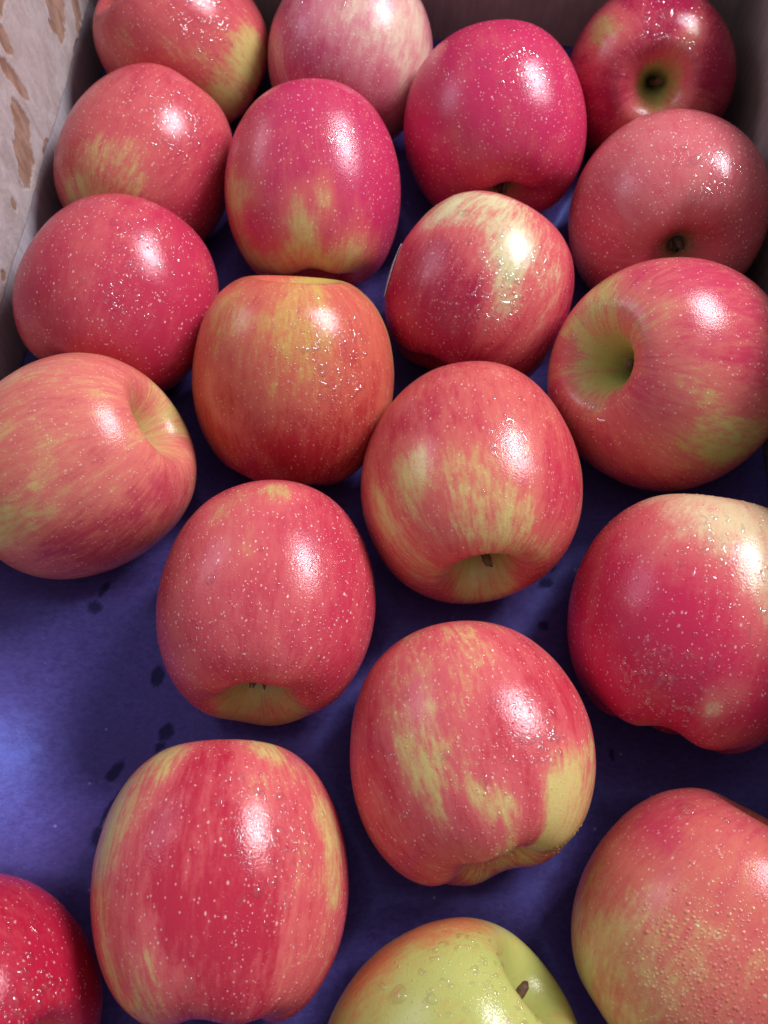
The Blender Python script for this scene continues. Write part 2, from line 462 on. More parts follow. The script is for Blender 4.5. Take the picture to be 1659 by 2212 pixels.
# centre, turn (columns are the fruit's own axes), radius, shape, and on the skin (place along the
# meridian 0..1, longitude): blush patches, wet patches, single drops, fields of fine beads
APPLES = {
1: {'c': [-0.09156, 0.3638, 0.03836], 'M': [[0.6468, 0.3987, -0.6502], [-0.4773, 0.8765, 0.0627], [0.5949, 0.2698, 0.7572]], 'R': 0.03621, 'sink': 0.001, 'par': {'h': 1.0595, 'tap': -0.043, 'ell': -0.0223, 'elp': 0.8745, 'shx': 0.0223, 'shy': -0.0196, 'lob': 0.015}, 'b0': 0.68, 'pat': [(0.64, 6.22, 0.42, 0.36, 0.04), (0.612, 5.592, 0.55, 0.45, 0.12), (0.345, 5.623, 0.5, 0.5, 0.62), (0.453, 6.189, 0.4, 0.4, 0.72), (0.353, 4.995, 0.3, 0.3, 0.45), (0.475, 5.655, 0.35, 0.3, 0.5)], 'wet': [(0.504, 6.158, 0.3), (0.46, 6.252, 0.3)], 'drop': [(0.583, 6.22, 0.9), (0.468, 6.158, 0.7)], 'bead': [(0.007, 4.367, 0.8, 160, 0.33), (0.54, 0.0, 0.5, 90, 0.4)]},
2: {'c': [-0.01476, 0.35626, 0.03634], 'M': [[-0.2838, 0.9357, 0.2093], [-0.3107, -0.2963, 0.9032], [0.9071, 0.1913, 0.3748]], 'R': 0.03697, 'sink': 0.002, 'par': {'h': 0.9919, 'tap': -0.0405, 'ell': -0.004, 'elp': 1.9535, 'shx': -0.0003, 'shy': 0.0022, 'lob': 0.015}, 'b0': 0.64, 'pat': [(0.547, 0.911, 0.7, 0.6, 0.14), (0.532, 0.377, 0.4, 0.45, 0.34), (0.763, 6.032, 0.5, 0.5, 0.85), (0.791, 0.817, 0.5, 0.4, 0.7), (0.59, 5.843, 0.4, 0.3, 0.75)], 'wet': [], 'drop': [(0.525, 0.22, 1.6), (0.525, 5.969, 1.3)], 'bead': [(0.583, 0.597, 0.9, 380, 0.36), (0.604, 0.063, 0.6, 150, 0.35)]},
3: {'c': [0.04684, 0.30989, 0.04019], 'M': [[-0.4695, 0.8791, -0.0818], [-0.2258, -0.03, 0.9737], [0.8536, 0.4756, 0.2126]], 'R': 0.0382, 'sink': -0.001, 'par': {'h': 1.051, 'tap': -0.0378, 'ell': 0.0176, 'elp': 1.1347, 'shx': -0.0135, 'shy': -0.008, 'lob': 0.02}, 'b0': 0.93, 'pat': [(0.842, 6.158, 0.25, 0.5, 0.55), (0.928, 3.33, 0.2, 0.4, 0.35), (0.727, 6.032, 0.4, 0.3, 0.78), (0.806, 1.319, 0.3, 0.3, 0.82)], 'wet': [(0.547, 0.691, 0.25)], 'drop': [(0.597, 0.66, 1.9), (0.525, 0.283, 1.1), (0.511, 6.126, 1.0), (0.403, 0.628, 1.7), (0.64, 0.534, 0.5), (0.504, 0.22, 0.9), (0.583, 0.408, 0.8), (0.468, 0.063, 0.9)], 'bead': [(0.597, 1.037, 0.55, 260, 0.36), (0.705, 0.754, 0.6, 220, 0.33), (0.345, 6.0, 0.45, 160, 0.36), (0.719, 0.126, 0.6, 120, 0.35)]},
4: {'c': [0.11767, 0.34329, 0.03384], 'M': [[0.9578, 0.2547, -0.1331], [-0.263, 0.5906, -0.7629], [-0.1157, 0.7657, 0.6327]], 'R': 0.03742, 'sink': 0.006, 'par': {'h': 0.9913, 'tap': -0.0416, 'ell': -0.0105, 'elp': 0.2432, 'shx': -0.0021, 'shy': -0.0007, 'lob': 0.015}, 'b0': 0.93, 'pat': [(0.374, 2.702, 0.4, 0.3, 0.3), (0.043, 5.749, 0.55, 0.55, 0.0), (0.216, 4.398, 0.28, 0.2, 0.5), (0.223, 5.906, 0.45, 0.22, 0.5), (0.259, 1.257, 0.35, 0.16, 0.4), (0.223, 3.173, 0.2, 0.2, 0.8)], 'wet': [(0.302, 1.728, 0.35)], 'drop': [(0.309, 1.759, 3.0), (0.302, 1.477, 1.2), (0.266, 2.136, 0.8)], 'bead': [(0.295, 2.419, 0.5, 140, 0.33), (0.237, 1.005, 0.4, 80, 0.33)]},
5: {'c': [-0.10104, 0.29352, 0.03253], 'M': [[0.9162, -0.171, -0.3624], [-0.3697, -0.0117, -0.9291], [0.1546, 0.9852, -0.0739]], 'R': 0.03706, 'sink': 0.0048, 'par': {'h': 1.0334, 'tap': -0.0299, 'ell': 0.021, 'elp': 1.2983, 'shx': 0.0064, 'shy': 0.0234, 'lob': 0.02}, 'b0': 0.64, 'pat': [(0.381, 0.88, 0.4, 0.32, 0.14), (0.388, 1.351, 0.32, 0.28, 0.28), (0.245, 1.759, 0.35, 0.4, 0.2), (0.46, 0.188, 0.5, 0.4, 0.92), (0.647, 1.257, 0.4, 0.5, 0.72), (0.496, 1.445, 0.3, 0.3, 0.6), (0.482, 0.66, 0.35, 0.3, 0.68)], 'wet': [(0.568, 0.88, 0.28), (0.525, 0.754, 0.25)], 'drop': [(0.353, 0.88, 1.2), (0.424, 1.665, 1.0), (0.41, 1.759, 0.6), (0.388, 0.785, 0.7)], 'bead': [(0.647, 0.974, 0.7, 160, 0.3), (0.518, 0.503, 0.5, 120, 0.3)]},
6: {'c': [-0.0293, 0.27548, 0.03978], 'M': [[-0.0142, 0.9993, -0.0352], [-0.4028, 0.0265, 0.9149], [0.9152, 0.0272, 0.4021]], 'R': 0.03612, 'sink': 0.0, 'par': {'h': 1.1585, 'tap': -0.0491, 'ell': 0.0142, 'elp': 0.1619, 'shx': 0.0183, 'shy': 0.0301, 'lob': 0.02}, 'b0': 0.9, 'pat': [(0.597, 5.404, 0.4, 0.32, 0.16), (0.727, 6.189, 0.42, 0.2, 0.08), (0.799, 5.781, 0.28, 0.5, 0.22), (0.698, 5.592, 0.2, 0.15, 0.85), (0.77, 0.754, 0.32, 0.32, 0.1), (0.626, 0.188, 0.22, 0.12, 0.38), (0.576, 0.974, 0.5, 0.25, 0.97), (0.482, 5.655, 0.35, 0.25, 0.72), (0.755, 5.089, 0.25, 0.3, 0.2)], 'wet': [(0.489, 0.44, 0.15)], 'drop': [(0.504, 0.283, 1.2), (0.489, 0.503, 0.9), (0.432, 5.781, 1.2), (0.633, 6.158, 1.1), (0.655, 5.655, 0.8), (0.245, 0.188, 0.9), (0.547, 5.184, 1.0), (0.532, 0.408, 0.7)], 'bead': [(0.525, 0.911, 0.55, 260, 0.36), (0.403, 6.189, 0.6, 120, 0.3), (0.683, 0.66, 0.4, 120, 0.32)]},
7: {'c': [0.11473, 0.26467, 0.03698], 'M': [[-0.9395, 0.3385, 0.0525], [0.1783, 0.3521, 0.9188], [0.2925, 0.8726, -0.3912]], 'R': 0.03927, 'sink': 0.003, 'par': {'h': 1.043, 'tap': -0.0419, 'ell': -0.0475, 'elp': 0.2862, 'shx': -0.0003, 'shy': -0.0032, 'lob': 0.015}, 'b0': 0.74, 'pat': [(0.547, 0.283, 0.3, 0.2, 0.45), (0.59, 0.691, 0.4, 0.4, 0.66), (0.712, 0.0, 0.4, 0.3, 0.82), (0.698, 1.414, 0.45, 0.45, 0.66), (0.835, 0.785, 0.3, 0.4, 0.6), (0.849, 5.592, 0.3, 0.3, 0.8)], 'wet': [(0.748, 1.477, 0.2)], 'drop': [(0.799, 1.477, 1.5), (0.813, 1.131, 1.7), (0.719, 1.162, 2.0), (0.676, 1.068, 1.2), (0.82, 1.634, 0.9), (0.719, 0.974, 1.0)], 'bead': [(0.604, 0.848, 0.55, 260, 0.38), (0.633, 1.571, 0.6, 240, 0.36), (0.878, 1.1, 0.5, 160, 0.3), (0.691, 0.346, 0.4, 160, 0.33)]},
8: {'c': [0.03739, 0.22459, 0.03773], 'M': [[-0.0376, -0.8955, 0.4435], [0.4167, 0.3893, 0.8215], [-0.9083, 0.2157, 0.3585]], 'R': 0.03619, 'sink': 0.0, 'par': {'h': 1.0247, 'tap': -0.0381, 'ell': 0.0126, 'elp': -0.3133, 'shx': -0.0033, 'shy': 0.0106, 'lob': 0.015}, 'b0': 0.88, 'pat': [(0.403, 2.482, 0.45, 0.7, 0.14), (0.417, 2.985, 0.5, 0.45, 0.22), (0.496, 3.299, 0.45, 0.22, 0.05), (0.597, 3.362, 0.4, 0.16, 0.05), (0.446, 2.325, 0.25, 0.22, 0.05), (0.468, 3.738, 0.6, 0.3, 0.42), (0.59, 3.833, 0.4, 0.25, 0.45), (0.669, 2.388, 0.6, 0.4, 1.0), (0.712, 2.953, 0.5, 0.3, 0.95), (0.583, 2.513, 0.3, 0.25, 0.85)], 'wet': [(0.496, 3.299, 0.3), (0.59, 3.299, 0.25)], 'drop': [(0.417, 2.545, 1.5), (0.489, 2.765, 1.3), (0.532, 3.33, 1.6), (0.691, 3.362, 1.2), (0.475, 3.362, 1.4)], 'bead': [(0.604, 2.702, 0.55, 240, 0.38), (0.604, 3.299, 0.4, 170, 0.5), (0.424, 2.356, 0.4, 120, 0.36), (0.54, 3.833, 0.4, 120, 0.36)]},
9: {'c': [-0.10225, 0.22207, 0.0388], 'M': [[-0.9494, 0.1863, 0.2529], [0.2063, -0.2376, 0.9492], [0.2369, 0.9533, 0.1871]], 'R': 0.03765, 'sink': -0.0012, 'par': {'h': 0.9937, 'tap': -0.0355, 'ell': 0.0097, 'elp': 5.4347, 'shx': -0.0221, 'shy': 0.0018, 'lob': 0.02}, 'b0': 0.9, 'pat': [(0.856, 0.565, 0.35, 0.4, 0.4), (0.748, 1.508, 0.3, 0.3, 0.75), (0.568, 1.257, 0.5, 0.35, 0.72), (0.439, 1.351, 0.3, 0.5, 0.72), (0.561, 2.262, 0.5, 0.35, 0.98), (0.683, 0.942, 0.4, 0.2, 0.9)], 'wet': [(0.482, 1.854, 0.32), (0.612, 1.885, 0.25)], 'drop': [(0.446, 1.477, 0.9), (0.619, 1.382, 0.9), (0.065, 2.262, 1.0), (0.691, 1.759, 0.7)], 'bead': [(0.511, 1.979, 0.5, 160, 0.38), (0.64, 1.885, 0.55, 180, 0.36), (0.489, 1.288, 0.5, 90, 0.32)]},
10: {'c': [-0.03387, 0.18696, 0.03649], 'M': [[0.8058, 0.5898, 0.0542], [-0.4407, 0.5359, 0.7201], [0.3956, -0.6041, 0.6918]], 'R': 0.0379, 'sink': 0.004, 'par': {'h': 1.0709, 'tap': -0.0062, 'ell': 0.0141, 'elp': 6.0598, 'shx': 0.0158, 'shy': -0.0305, 'lob': 0.02}, 'b0': 0.52, 'pat': [(0.388, 5.058, 0.3, 0.34, 0.08), (0.353, 4.367, 0.2, 0.15, 0.12), (0.46, 5.278, 0.35, 0.45, 0.38), (0.367, 5.686, 0.4, 0.2, 0.3), (0.223, 5.529, 0.25, 0.3, 0.3), (0.209, 1.414, 0.3, 0.3, 0.0), (0.691, 5.372, 0.45, 0.8, 0.95), (0.561, 4.838, 0.45, 0.25, 0.66), (0.432, 0.628, 0.5, 0.12, 0.25), (0.453, 6.063, 0.5, 0.2, 0.7), (0.475, 4.273, 0.5, 0.15, 0.5), (0.647, 6.032, 0.4, 0.3, 0.82), (0.295, 4.932, 0.2, 0.2, 0.55)], 'wet': [(0.388, 5.812, 0.3), (0.46, 5.875, 0.3)], 'drop': [(0.058, 0.66, 0.6), (0.374, 5.215, 0.6)], 'bead': [(0.468, 5.781, 0.5, 260, 0.36), (0.568, 5.498, 0.7, 360, 0.3), (0.367, 4.43, 0.4, 90, 0.32), (0.604, 5.906, 0.4, 150, 0.3)]},
11: {'c': [0.10196, 0.18092, 0.04727], 'M': [[0.6126, 0.1471, -0.7766], [-0.4806, 0.8494, -0.2181], [0.6276, 0.5068, 0.591]], 'R': 0.04036, 'sink': -0.004, 'par': {'h': 1.0478, 'tap': -0.0455, 'ell': 0.0281, 'elp': 1.0777, 'shx': -0.0115, 'shy': 0.0552, 'lob': 0.008}, 'b0': 0.7, 'pat': [(0.115, 3.047, 0.66, 0.66, 0.02), (0.266, 1.885, 0.3, 0.25, 0.18), (0.432, 0.817, 0.55, 0.5, 0.9), (0.446, 0.126, 0.5, 0.3, 0.82), (0.353, 5.623, 0.4, 0.3, 0.25), (0.518, 5.718, 0.5, 0.28, 0.18), (0.345, 6.095, 0.3, 0.2, 0.45), (0.266, 3.738, 0.2, 0.2, 0.85), (0.381, 4.744, 0.3, 0.3, 0.65), (0.266, 0.188, 0.35, 0.15, 0.6), (0.259, 0.785, 0.3, 0.2, 0.4), (0.237, 3.016, 0.2, 0.15, 0.75), (0.259, 5.749, 0.35, 0.25, 0.78)], 'wet': [(0.216, 4.618, 0.15)], 'drop': [(0.216, 4.618, 1.5), (0.295, 1.068, 0.8), (0.216, 2.639, 1.2), (0.223, 2.325, 0.9)], 'bead': [(0.209, 2.325, 0.4, 170, 0.42), (0.223, 3.99, 0.25, 80, 0.4), (0.453, 0.942, 0.5, 80, 0.3)]},
12: {'c': [-0.10711, 0.14726, 0.04182], 'M': [[0.3529, -0.3615, 0.863], [0.2814, 0.9207, 0.2706], [-0.8923, 0.1474, 0.4266]], 'R': 0.03845, 'sink': -0.002, 'par': {'h': 1.0277, 'tap': -0.0243, 'ell': 0.0037, 'elp': -0.464, 'shx': -0.0155, 'shy': -0.0233, 'lob': 0.008}, 'b0': 0.5, 'pat': [(0.511, 4.367, 0.6, 0.4, 0.85), (0.331, 4.587, 0.4, 0.3, 0.8), (0.604, 3.77, 0.35, 0.2, 0.2), (0.388, 2.89, 0.6, 0.5, 0.52), (0.072, 3.487, 0.4, 0.3, 0.5), (0.223, 0.534, 0.4, 0.4, 0.25), (0.504, 3.267, 0.4, 0.3, 0.42), (0.187, 2.042, 0.3, 0.25, 0.6)], 'wet': [], 'drop': [], 'bead': [(0.432, 3.707, 0.9, 260, 0.24), (0.446, 2.859, 0.5, 60, 0.24)]},
13: {'c': [0.02963, 0.1391, 0.04165], 'M': [[0.8411, 0.5347, 0.0812], [-0.036, 0.2051, -0.9781], [-0.5396, 0.8198, 0.1917]], 'R': 0.03829, 'sink': -0.003, 'par': {'h': 1.0741, 'tap': -0.0101, 'ell': -0.0454, 'elp': 0.0342, 'shx': -0.0463, 'shy': 0.0565, 'lob': 0.008}, 'b0': 0.66, 'pat': [(0.439, 2.827, 0.36, 0.24, 0.14), (0.36, 2.168, 0.45, 0.3, 0.15), (0.288, 1.854, 0.3, 0.25, 0.15), (0.432, 2.356, 0.4, 0.15, 0.35), (0.165, 5.466, 0.34, 0.34, 0.06), (0.388, 3.33, 0.45, 0.18, 0.18), (0.396, 1.257, 0.6, 0.22, 0.92), (0.597, 2.482, 0.35, 0.5, 0.8), (0.59, 1.948, 0.35, 0.4, 0.68), (0.309, 3.55, 0.3, 0.2, 0.6), (0.302, 2.67, 0.35, 0.14, 0.62), (0.259, 1.194, 0.25, 0.2, 0.3), (0.475, 1.854, 0.4, 0.2, 0.5), (0.237, 3.456, 0.3, 0.2, 0.3), (0.338, 2.45, 0.3, 0.15, 0.3)], 'wet': [(0.475, 1.948, 0.15)], 'drop': [(0.446, 1.791, 1.1), (0.576, 2.011, 0.8), (0.583, 1.759, 0.9), (0.532, 1.948, 0.6), (0.058, 2.388, 1.2), (0.367, 2.231, 0.8)], 'bead': [(0.295, 1.351, 0.6, 200, 0.26), (0.547, 2.45, 0.6, 100, 0.26)]},
14: {'c': [-0.03974, 0.09954, 0.03718], 'M': [[-0.8708, 0.4915, -0.0032], [0.0693, 0.1292, 0.9892], [0.4866, 0.8612, -0.1466]], 'R': 0.0367, 'sink': 0.0, 'par': {'h': 1.1061, 'tap': -0.0132, 'ell': -0.0374, 'elp': 0.1305, 'shx': -0.033, 'shy': -0.0245, 'lob': 0.012}, 'b0': 0.72, 'pat': [(0.381, 1.194, 0.22, 0.2, 0.28), (0.432, 0.785, 0.3, 0.25, 0.36), (0.511, 1.005, 0.3, 0.2, 0.5), (0.914, 4.273, 0.5, 0.6, 0.08), (0.82, 0.188, 0.2, 0.2, 0.35), (0.525, 1.854, 0.6, 0.3, 0.88), (0.698, 2.262, 0.5, 0.3, 0.85), (0.683, 1.382, 0.4, 0.3, 0.66), (0.583, 0.377, 0.4, 0.2, 0.6), (0.777, 0.785, 0.3, 0.3, 0.75), (0.856, 3.833, 0.2, 0.4, 0.28)], 'wet': [(0.561, 1.477, 0.12)], 'drop': [(0.604, 0.66, 1.3), (0.683, 0.754, 0.6), (0.547, 1.1, 0.8), (0.698, 0.66, 0.7), (0.755, 1.854, 0.8)], 'bead': [(0.468, 1.822, 0.55, 280, 0.42), (0.777, 1.351, 0.6, 300, 0.4), (0.683, 0.346, 0.6, 220, 0.38), (0.676, 1.916, 0.5, 200, 0.38), (0.432, 0.597, 0.4, 110, 0.36)]},
15: {'c': [0.10037, 0.09218, 0.04144], 'M': [[-0.9283, 0.2707, 0.2548], [0.1543, -0.343, 0.9266], [0.3382, 0.8995, 0.2766]], 'R': 0.03932, 'sink': 0.0, 'par': {'h': 1.0775, 'tap': -0.0542, 'ell': -0.0125, 'elp': 0.0017, 'shx': -0.0585, 'shy': 0.0286, 'lob': 0.03}, 'b0': 0.95, 'pat': [(0.165, 6.252, 0.5, 0.8, 0.1), (0.345, 0.314, 0.35, 0.5, 0.25), (0.367, 1.257, 0.55, 0.7, 0.05), (0.46, 1.414, 0.4, 0.45, 0.12), (0.388, 0.094, 0.25, 0.4, 0.55), (0.518, 0.188, 0.5, 0.25, 0.8), (0.712, 1.319, 0.13, 0.09, 0.0), (0.669, 1.382, 0.14, 0.12, 0.4), (0.856, 0.66, 0.12, 0.3, 0.3), (0.784, 1.916, 0.2, 0.4, 0.6), (0.583, 0.848, 0.5, 0.5, 1.0)], 'wet': [(0.424, 1.257, 0.4), (0.705, 0.88, 0.3)], 'drop': [(0.058, 6.189, 1.7), (0.058, 1.885, 1.0), (0.46, 0.817, 1.0), (0.633, 1.194, 1.3), (0.698, 0.848, 1.8), (0.849, 0.503, 1.1), (0.158, 1.948, 1.4), (0.59, 1.037, 0.7)], 'bead': [(0.439, 0.063, 0.5, 260, 0.42), (0.317, 1.257, 0.6, 260, 0.5), (0.712, 0.848, 0.3, 110, 0.55), (0.619, 1.382, 0.55, 280, 0.42), (0.604, 0.503, 0.5, 130, 0.38)]},
16: {'c': [0.02629, 0.04993, 0.03853], 'M': [[-0.7324, 0.6488, -0.2068], [-0.0614, 0.2395, 0.9689], [0.6781, 0.7223, -0.1356]], 'R': 0.03765, 'sink': 0.0, 'par': {'h': 1.0565, 'tap': -0.043, 'ell': 0.0311, 'elp': -1.797, 'shx': 0.0303, 'shy': -0.0163, 'lob': 0.022}, 'b0': 0.54, 'pat': [(0.683, 1.539, 0.55, 0.36, 0.0), (0.676, 2.419, 0.6, 0.2, 0.02), (0.77, 1.508, 0.4, 0.24, 0.04), (0.957, 1.351, 0.42, 0.26, 0.04), (0.683, 0.817, 0.25, 0.18, 0.2), (0.64, 0.283, 0.48, 0.24, 0.12), (0.504, 1.319, 0.5, 0.3, 0.88), (0.532, 1.665, 0.3, 0.25, 0.85), (0.532, 6.095, 0.6, 0.2, 0.85), (0.396, 0.848, 0.4, 0.4, 0.4), (0.755, 0.44, 0.35, 0.1, 0.72), (0.777, 1.131, 0.4, 0.08, 0.7), (0.705, 6.126, 0.3, 0.25, 0.7), (0.604, 0.942, 0.35, 0.2, 0.78), (0.022, 6.126, 0.4, 0.25, 0.58), (0.453, 0.377, 0.4, 0.25, 0.45), (0.885, 4.147, 0.14, 0.5, 0.3)], 'wet': [(0.583, 1.162, 0.25), (0.619, 1.288, 0.15)], 'drop': [(0.604, 0.471, 1.3), (0.568, 0.031, 1.3), (0.669, 0.723, 1.2), (0.676, 6.22, 1.4), (0.612, 1.131, 1.6), (0.612, 1.225, 1.2), (0.468, 0.283, 1.0), (0.079, 1.194, 1.5), (0.813, 0.22, 1.2)], 'bead': [(0.504, 1.1, 0.5, 190, 0.38), (0.691, 0.911, 0.5, 220, 0.38), (0.914, 0.911, 0.4, 200, 0.42), (0.496, 0.597, 0.5, 110, 0.3), (0.842, 2.356, 0.3, 100, 0.5)]},
17: {'c': [-0.04837, 0.01245, 0.03689], 'M': [[-0.8168, 0.5762, -0.0303], [0.0114, 0.0685, 0.9976], [0.5768, 0.8145, -0.0626]], 'R': 0.03733, 'sink': 0.0, 'par': {'h': 1.1247, 'tap': -0.0102, 'ell': -0.0065, 'elp': -0.8675, 'shx': -0.001, 'shy': -0.0077, 'lob': 0.02}, 'b0': 0.86, 'pat': [(0.338, 0.346, 0.35, 0.28, 0.08), (0.324, 1.602, 0.35, 0.24, 0.06), (0.158, 0.974, 0.4, 0.12, 0.75), (0.46, 0.063, 0.5, 0.36, 0.08), (0.417, 0.283, 0.3, 0.2, 0.3), (0.604, 1.131, 0.7, 0.4, 1.0), (0.597, 0.723, 0.5, 0.3, 0.95), (0.417, 1.382, 0.4, 0.15, 0.38), (0.496, 2.105, 0.6, 0.26, 0.18), (0.504, 1.822, 0.6, 0.16, 0.5), (0.705, 0.283, 0.5, 0.4, 0.2), (0.633, 1.759, 0.5, 0.2, 0.55), (0.511, 0.754, 0.4, 0.2, 0.9), (0.604, 0.377, 0.3, 0.18, 0.7), (0.468, 0.942, 0.45, 0.2, 0.92), (0.698, 2.199, 0.4, 0.25, 0.5)], 'wet': [(0.453, 1.382, 0.3), (0.511, 1.477, 0.3)], 'drop': [(0.583, 1.382, 1.3), (0.633, 1.477, 0.8), (0.604, 1.634, 1.0), (0.734, 0.88, 1.4), (0.439, 2.042, 1.0), (0.403, 1.382, 1.2), (0.417, 1.571, 1.0), (0.482, 1.539, 1.2), (0.432, 5.906, 1.1)], 'bead': [(0.633, 1.791, 0.6, 300, 0.36), (0.094, 0.628, 0.5, 110, 0.34), (0.719, 1.477, 0.5, 160, 0.34), (0.482, 1.791, 0.4, 120, 0.36)]},
18: {'c': [-0.11805, -0.02414, 0.03786], 'M': [[0.472, 0.1933, 0.8601], [0.2245, 0.9171, -0.3294], [-0.8525, 0.3486, 0.3895]], 'R': 0.03714, 'sink': 0.0, 'par': {'h': 0.9525, 'tap': -0.0384, 'ell': -0.0005, 'elp': 1.6118, 'shx': -0.0072, 'shy': -0.0022, 'lob': 0.015}, 'b0': 0.97, 'pat': [(0.439, 1.477, 0.3, 0.3, 0.9)], 'wet': [(0.324, 2.011, 0.4), (0.273, 2.231, 0.4)], 'drop': [(0.403, 1.539, 0.9), (0.273, 1.665, 1.1), (0.317, 1.885, 1.2), (0.338, 1.728, 0.9), (0.281, 2.073, 1.5)], 'bead': [(0.324, 1.791, 0.6, 90, 0.4)]},
19: {'c': [0.01991, -0.0345, 0.03654], 'M': [[0.2753, -0.6889, 0.6705], [0.3141, 0.7237, 0.6145], [-0.9086, 0.0414, 0.4156]], 'R': 0.03557, 'sink': 0.0, 'par': {'h': 1.0032, 'tap': -0.0351, 'ell': 0.0134, 'elp': 0.1419, 'shx': -0.0104, 'shy': 0.0543, 'lob': 0.02}, 'b0': 0.12, 'pat': [(0.353, 1.759, 0.35, 0.6, 0.62), (0.475, 1.916, 0.4, 0.35, 0.55), (0.295, 2.105, 0.2, 0.3, 0.42), (0.086, 6.252, 0.25, 0.3, 0.55), (0.201, 5.623, 0.25, 0.2, 0.3), (0.439, 2.356, 0.4, 0.4, 0.04), (0.288, 2.482, 0.4, 0.4, 0.03), (0.18, 6.032, 0.3, 0.3, 0.05)], 'wet': [(0.302, 2.513, 0.4)], 'drop': [(0.453, 2.293, 1.9), (0.396, 2.482, 1.2), (0.482, 2.136, 0.9)], 'bead': [(0.331, 2.262, 0.5, 200, 0.36), (0.345, 2.608, 0.5, 180, 0.4)]},
20: {'c': [0.09559, -0.00231, 0.0409], 'M': [[-0.1665, -0.8644, 0.4744], [0.4462, 0.363, 0.818], [-0.8793, 0.3478, 0.3252]], 'R': 0.03941, 'sink': 0.0, 'par': {'h': 0.9962, 'tap': -0.0375, 'ell': 0.0058, 'elp': 1.0789, 'shx': -0.0165, 'shy': -0.0136, 'lob': 0.02}, 'b0': 0.6, 'pat': [(0.676, 1.822, 0.65, 0.45, 0.04), (0.59, 1.508, 0.35, 0.22, 0.38), (0.554, 1.979, 0.4, 0.35, 0.3), (0.576, 2.419, 0.45, 0.35, 0.28), (0.388, 1.665, 0.4, 0.5, 0.8), (0.288, 1.759, 0.3, 0.4, 0.78), (0.475, 2.765, 0.4, 0.3, 0.68), (0.676, 2.325, 0.4, 0.35, 0.35), (0.41, 2.356, 0.4, 0.3, 0.58), (0.583, 2.639, 0.4, 0.3, 0.4)], 'wet': [(0.144, 2.45, 0.25)], 'drop': [(0.137, 6.126, 3.4), (0.324, 1.696, 2.2), (0.295, 2.073, 0.8), (0.619, 2.042, 0.7)], 'bead': [(0.547, 2.482, 0.42, 420, 0.5), (0.46, 2.576, 0.45, 330, 0.5), (0.626, 2.576, 0.4, 330, 0.48), (0.05, 6.22, 0.4, 140, 0.5), (0.381, 1.885, 0.5, 120, 0.3)]}
}

LABEL = {
    1: 'coral apple with a yellow-green cheek in the back left corner of the box',
    2: 'pale pink cream-speckled apple against the back wall between coral and deep pink apples',
    3: 'large deep pink wet apple in front of the dark back wall',
    4: 'dark crimson apple in the back right corner, green stem hollow facing forward',
    5: 'coral red apple with small yellow streaks touching the torn paper wall, upper of two there',
    6: 'tall egg-shaped magenta apple with a yellow-green base',
    7: 'dusky pink densely speckled apple by the right wall, dark calyx hollow low in front',
    8: 'apple with cream-green top, crimson left cheek and a white sticker on its edge',
    9: 'pink-red speckled apple beside the lower end of the torn paper wall',
    10: 'upright orange-red apple with bruised yellow dents and a green rim on top',
    11: 'large apple at the right edge with a wide green stem hollow facing left',
    12: 'pale coral streaked apple lying on its side at the left edge, hollow facing right',
    13: 'red and yellow striped apple with a short stem in the hollow at its lower side',
    14: 'coral-red dotted apple with an olive calyx hollow at its lower end',
    15: 'crimson pink apple at the right edge with a cream top and a small yellow scar',
    16: 'coral apple with broad yellow-green stripes down its right side',
    17: 'big crimson apple with two yellow-green shoulders beside the empty tray cup',
    18: 'dark red wet apple cut off by the bottom left corner',
    19: 'yellow-green apple with a folded hollow at the bottom edge',
    20: 'coral and yellow apple covered in dense water beads in the bottom right corner',
}
DEEP = {1: (0.460, 0.045, 0.079), 2: (0.50, 0.042, 0.125), 3: (0.53, 0.026, 0.098), 4: (0.360, 0.013, 0.056), 5: (0.470, 0.037, 0.073), 6: (0.51, 0.030, 0.100), 7: (0.55, 0.065, 0.098), 8: (0.400, 0.014, 0.051),
        9: (0.49, 0.029, 0.074), 10: (0.420, 0.021, 0.032), 11: (0.52, 0.042, 0.088), 12: (0.470, 0.050, 0.084), 13: (0.480, 0.031, 0.061), 14: (0.490, 0.033, 0.068), 15: (0.53, 0.019, 0.070), 16: (0.470, 0.029, 0.051),
        17: (0.440, 0.019, 0.045), 18: (0.420, 0.012, 0.040), 19: (0.460, 0.050, 0.056), 20: (0.500, 0.045, 0.084)}
CORAL = {2: (0.620, 0.205, 0.235), 7: (0.62, 0.165, 0.165), 10: (0.58, 0.125, 0.080), 11: (0.60, 0.145, 0.120), 12: (0.65, 0.170, 0.132), 13: (0.610, 0.124, 0.103), 14: (0.610, 0.110, 0.113), 19: (0.540, 0.173, 0.070), 20: (0.60, 0.140, 0.105)}
YEL = {8: (0.70, 0.60, 0.36), 15: (0.68, 0.52, 0.29), 2: (0.72, 0.56, 0.40), 19: (0.53, 0.46, 0.15), 10: (0.58, 0.40, 0.10)}
GRN = {8: (0.60, 0.62, 0.30), 15: (0.64, 0.52, 0.26), 19: (0.42, 0.45, 0.12)}
STREAK = {3: 0.25, 4: 0.30, 6: 0.30, 7: 0.30, 8: 0.40, 9: 0.28, 10: 0.40, 11: 0.50, 12: 0.52, 13: 0.46, 14: 0.36, 15: 0.22, 16: 0.48, 17: 0.50, 18: 0.22, 19: 0.30, 20: 0.35}
DOTS = {2: 0.85, 3: 0.62, 4: 0.35, 5: 0.62, 6: 0.66, 7: 0.95, 8: 0.45, 9: 0.70, 10: 0.40, 11: 0.50, 12: 0.42, 13: 0.45, 14: 0.72, 15: 0.45, 16: 0.55, 17: 0.52, 18: 0.42, 19: 0.2, 20: 0.42}
GREEN = {1: .45, 3: .3, 4: .75, 6: .4, 8: .6, 10: .35, 11: .6, 13: .35, 16: .3, 17: .35, 19: .75, 14: .6}
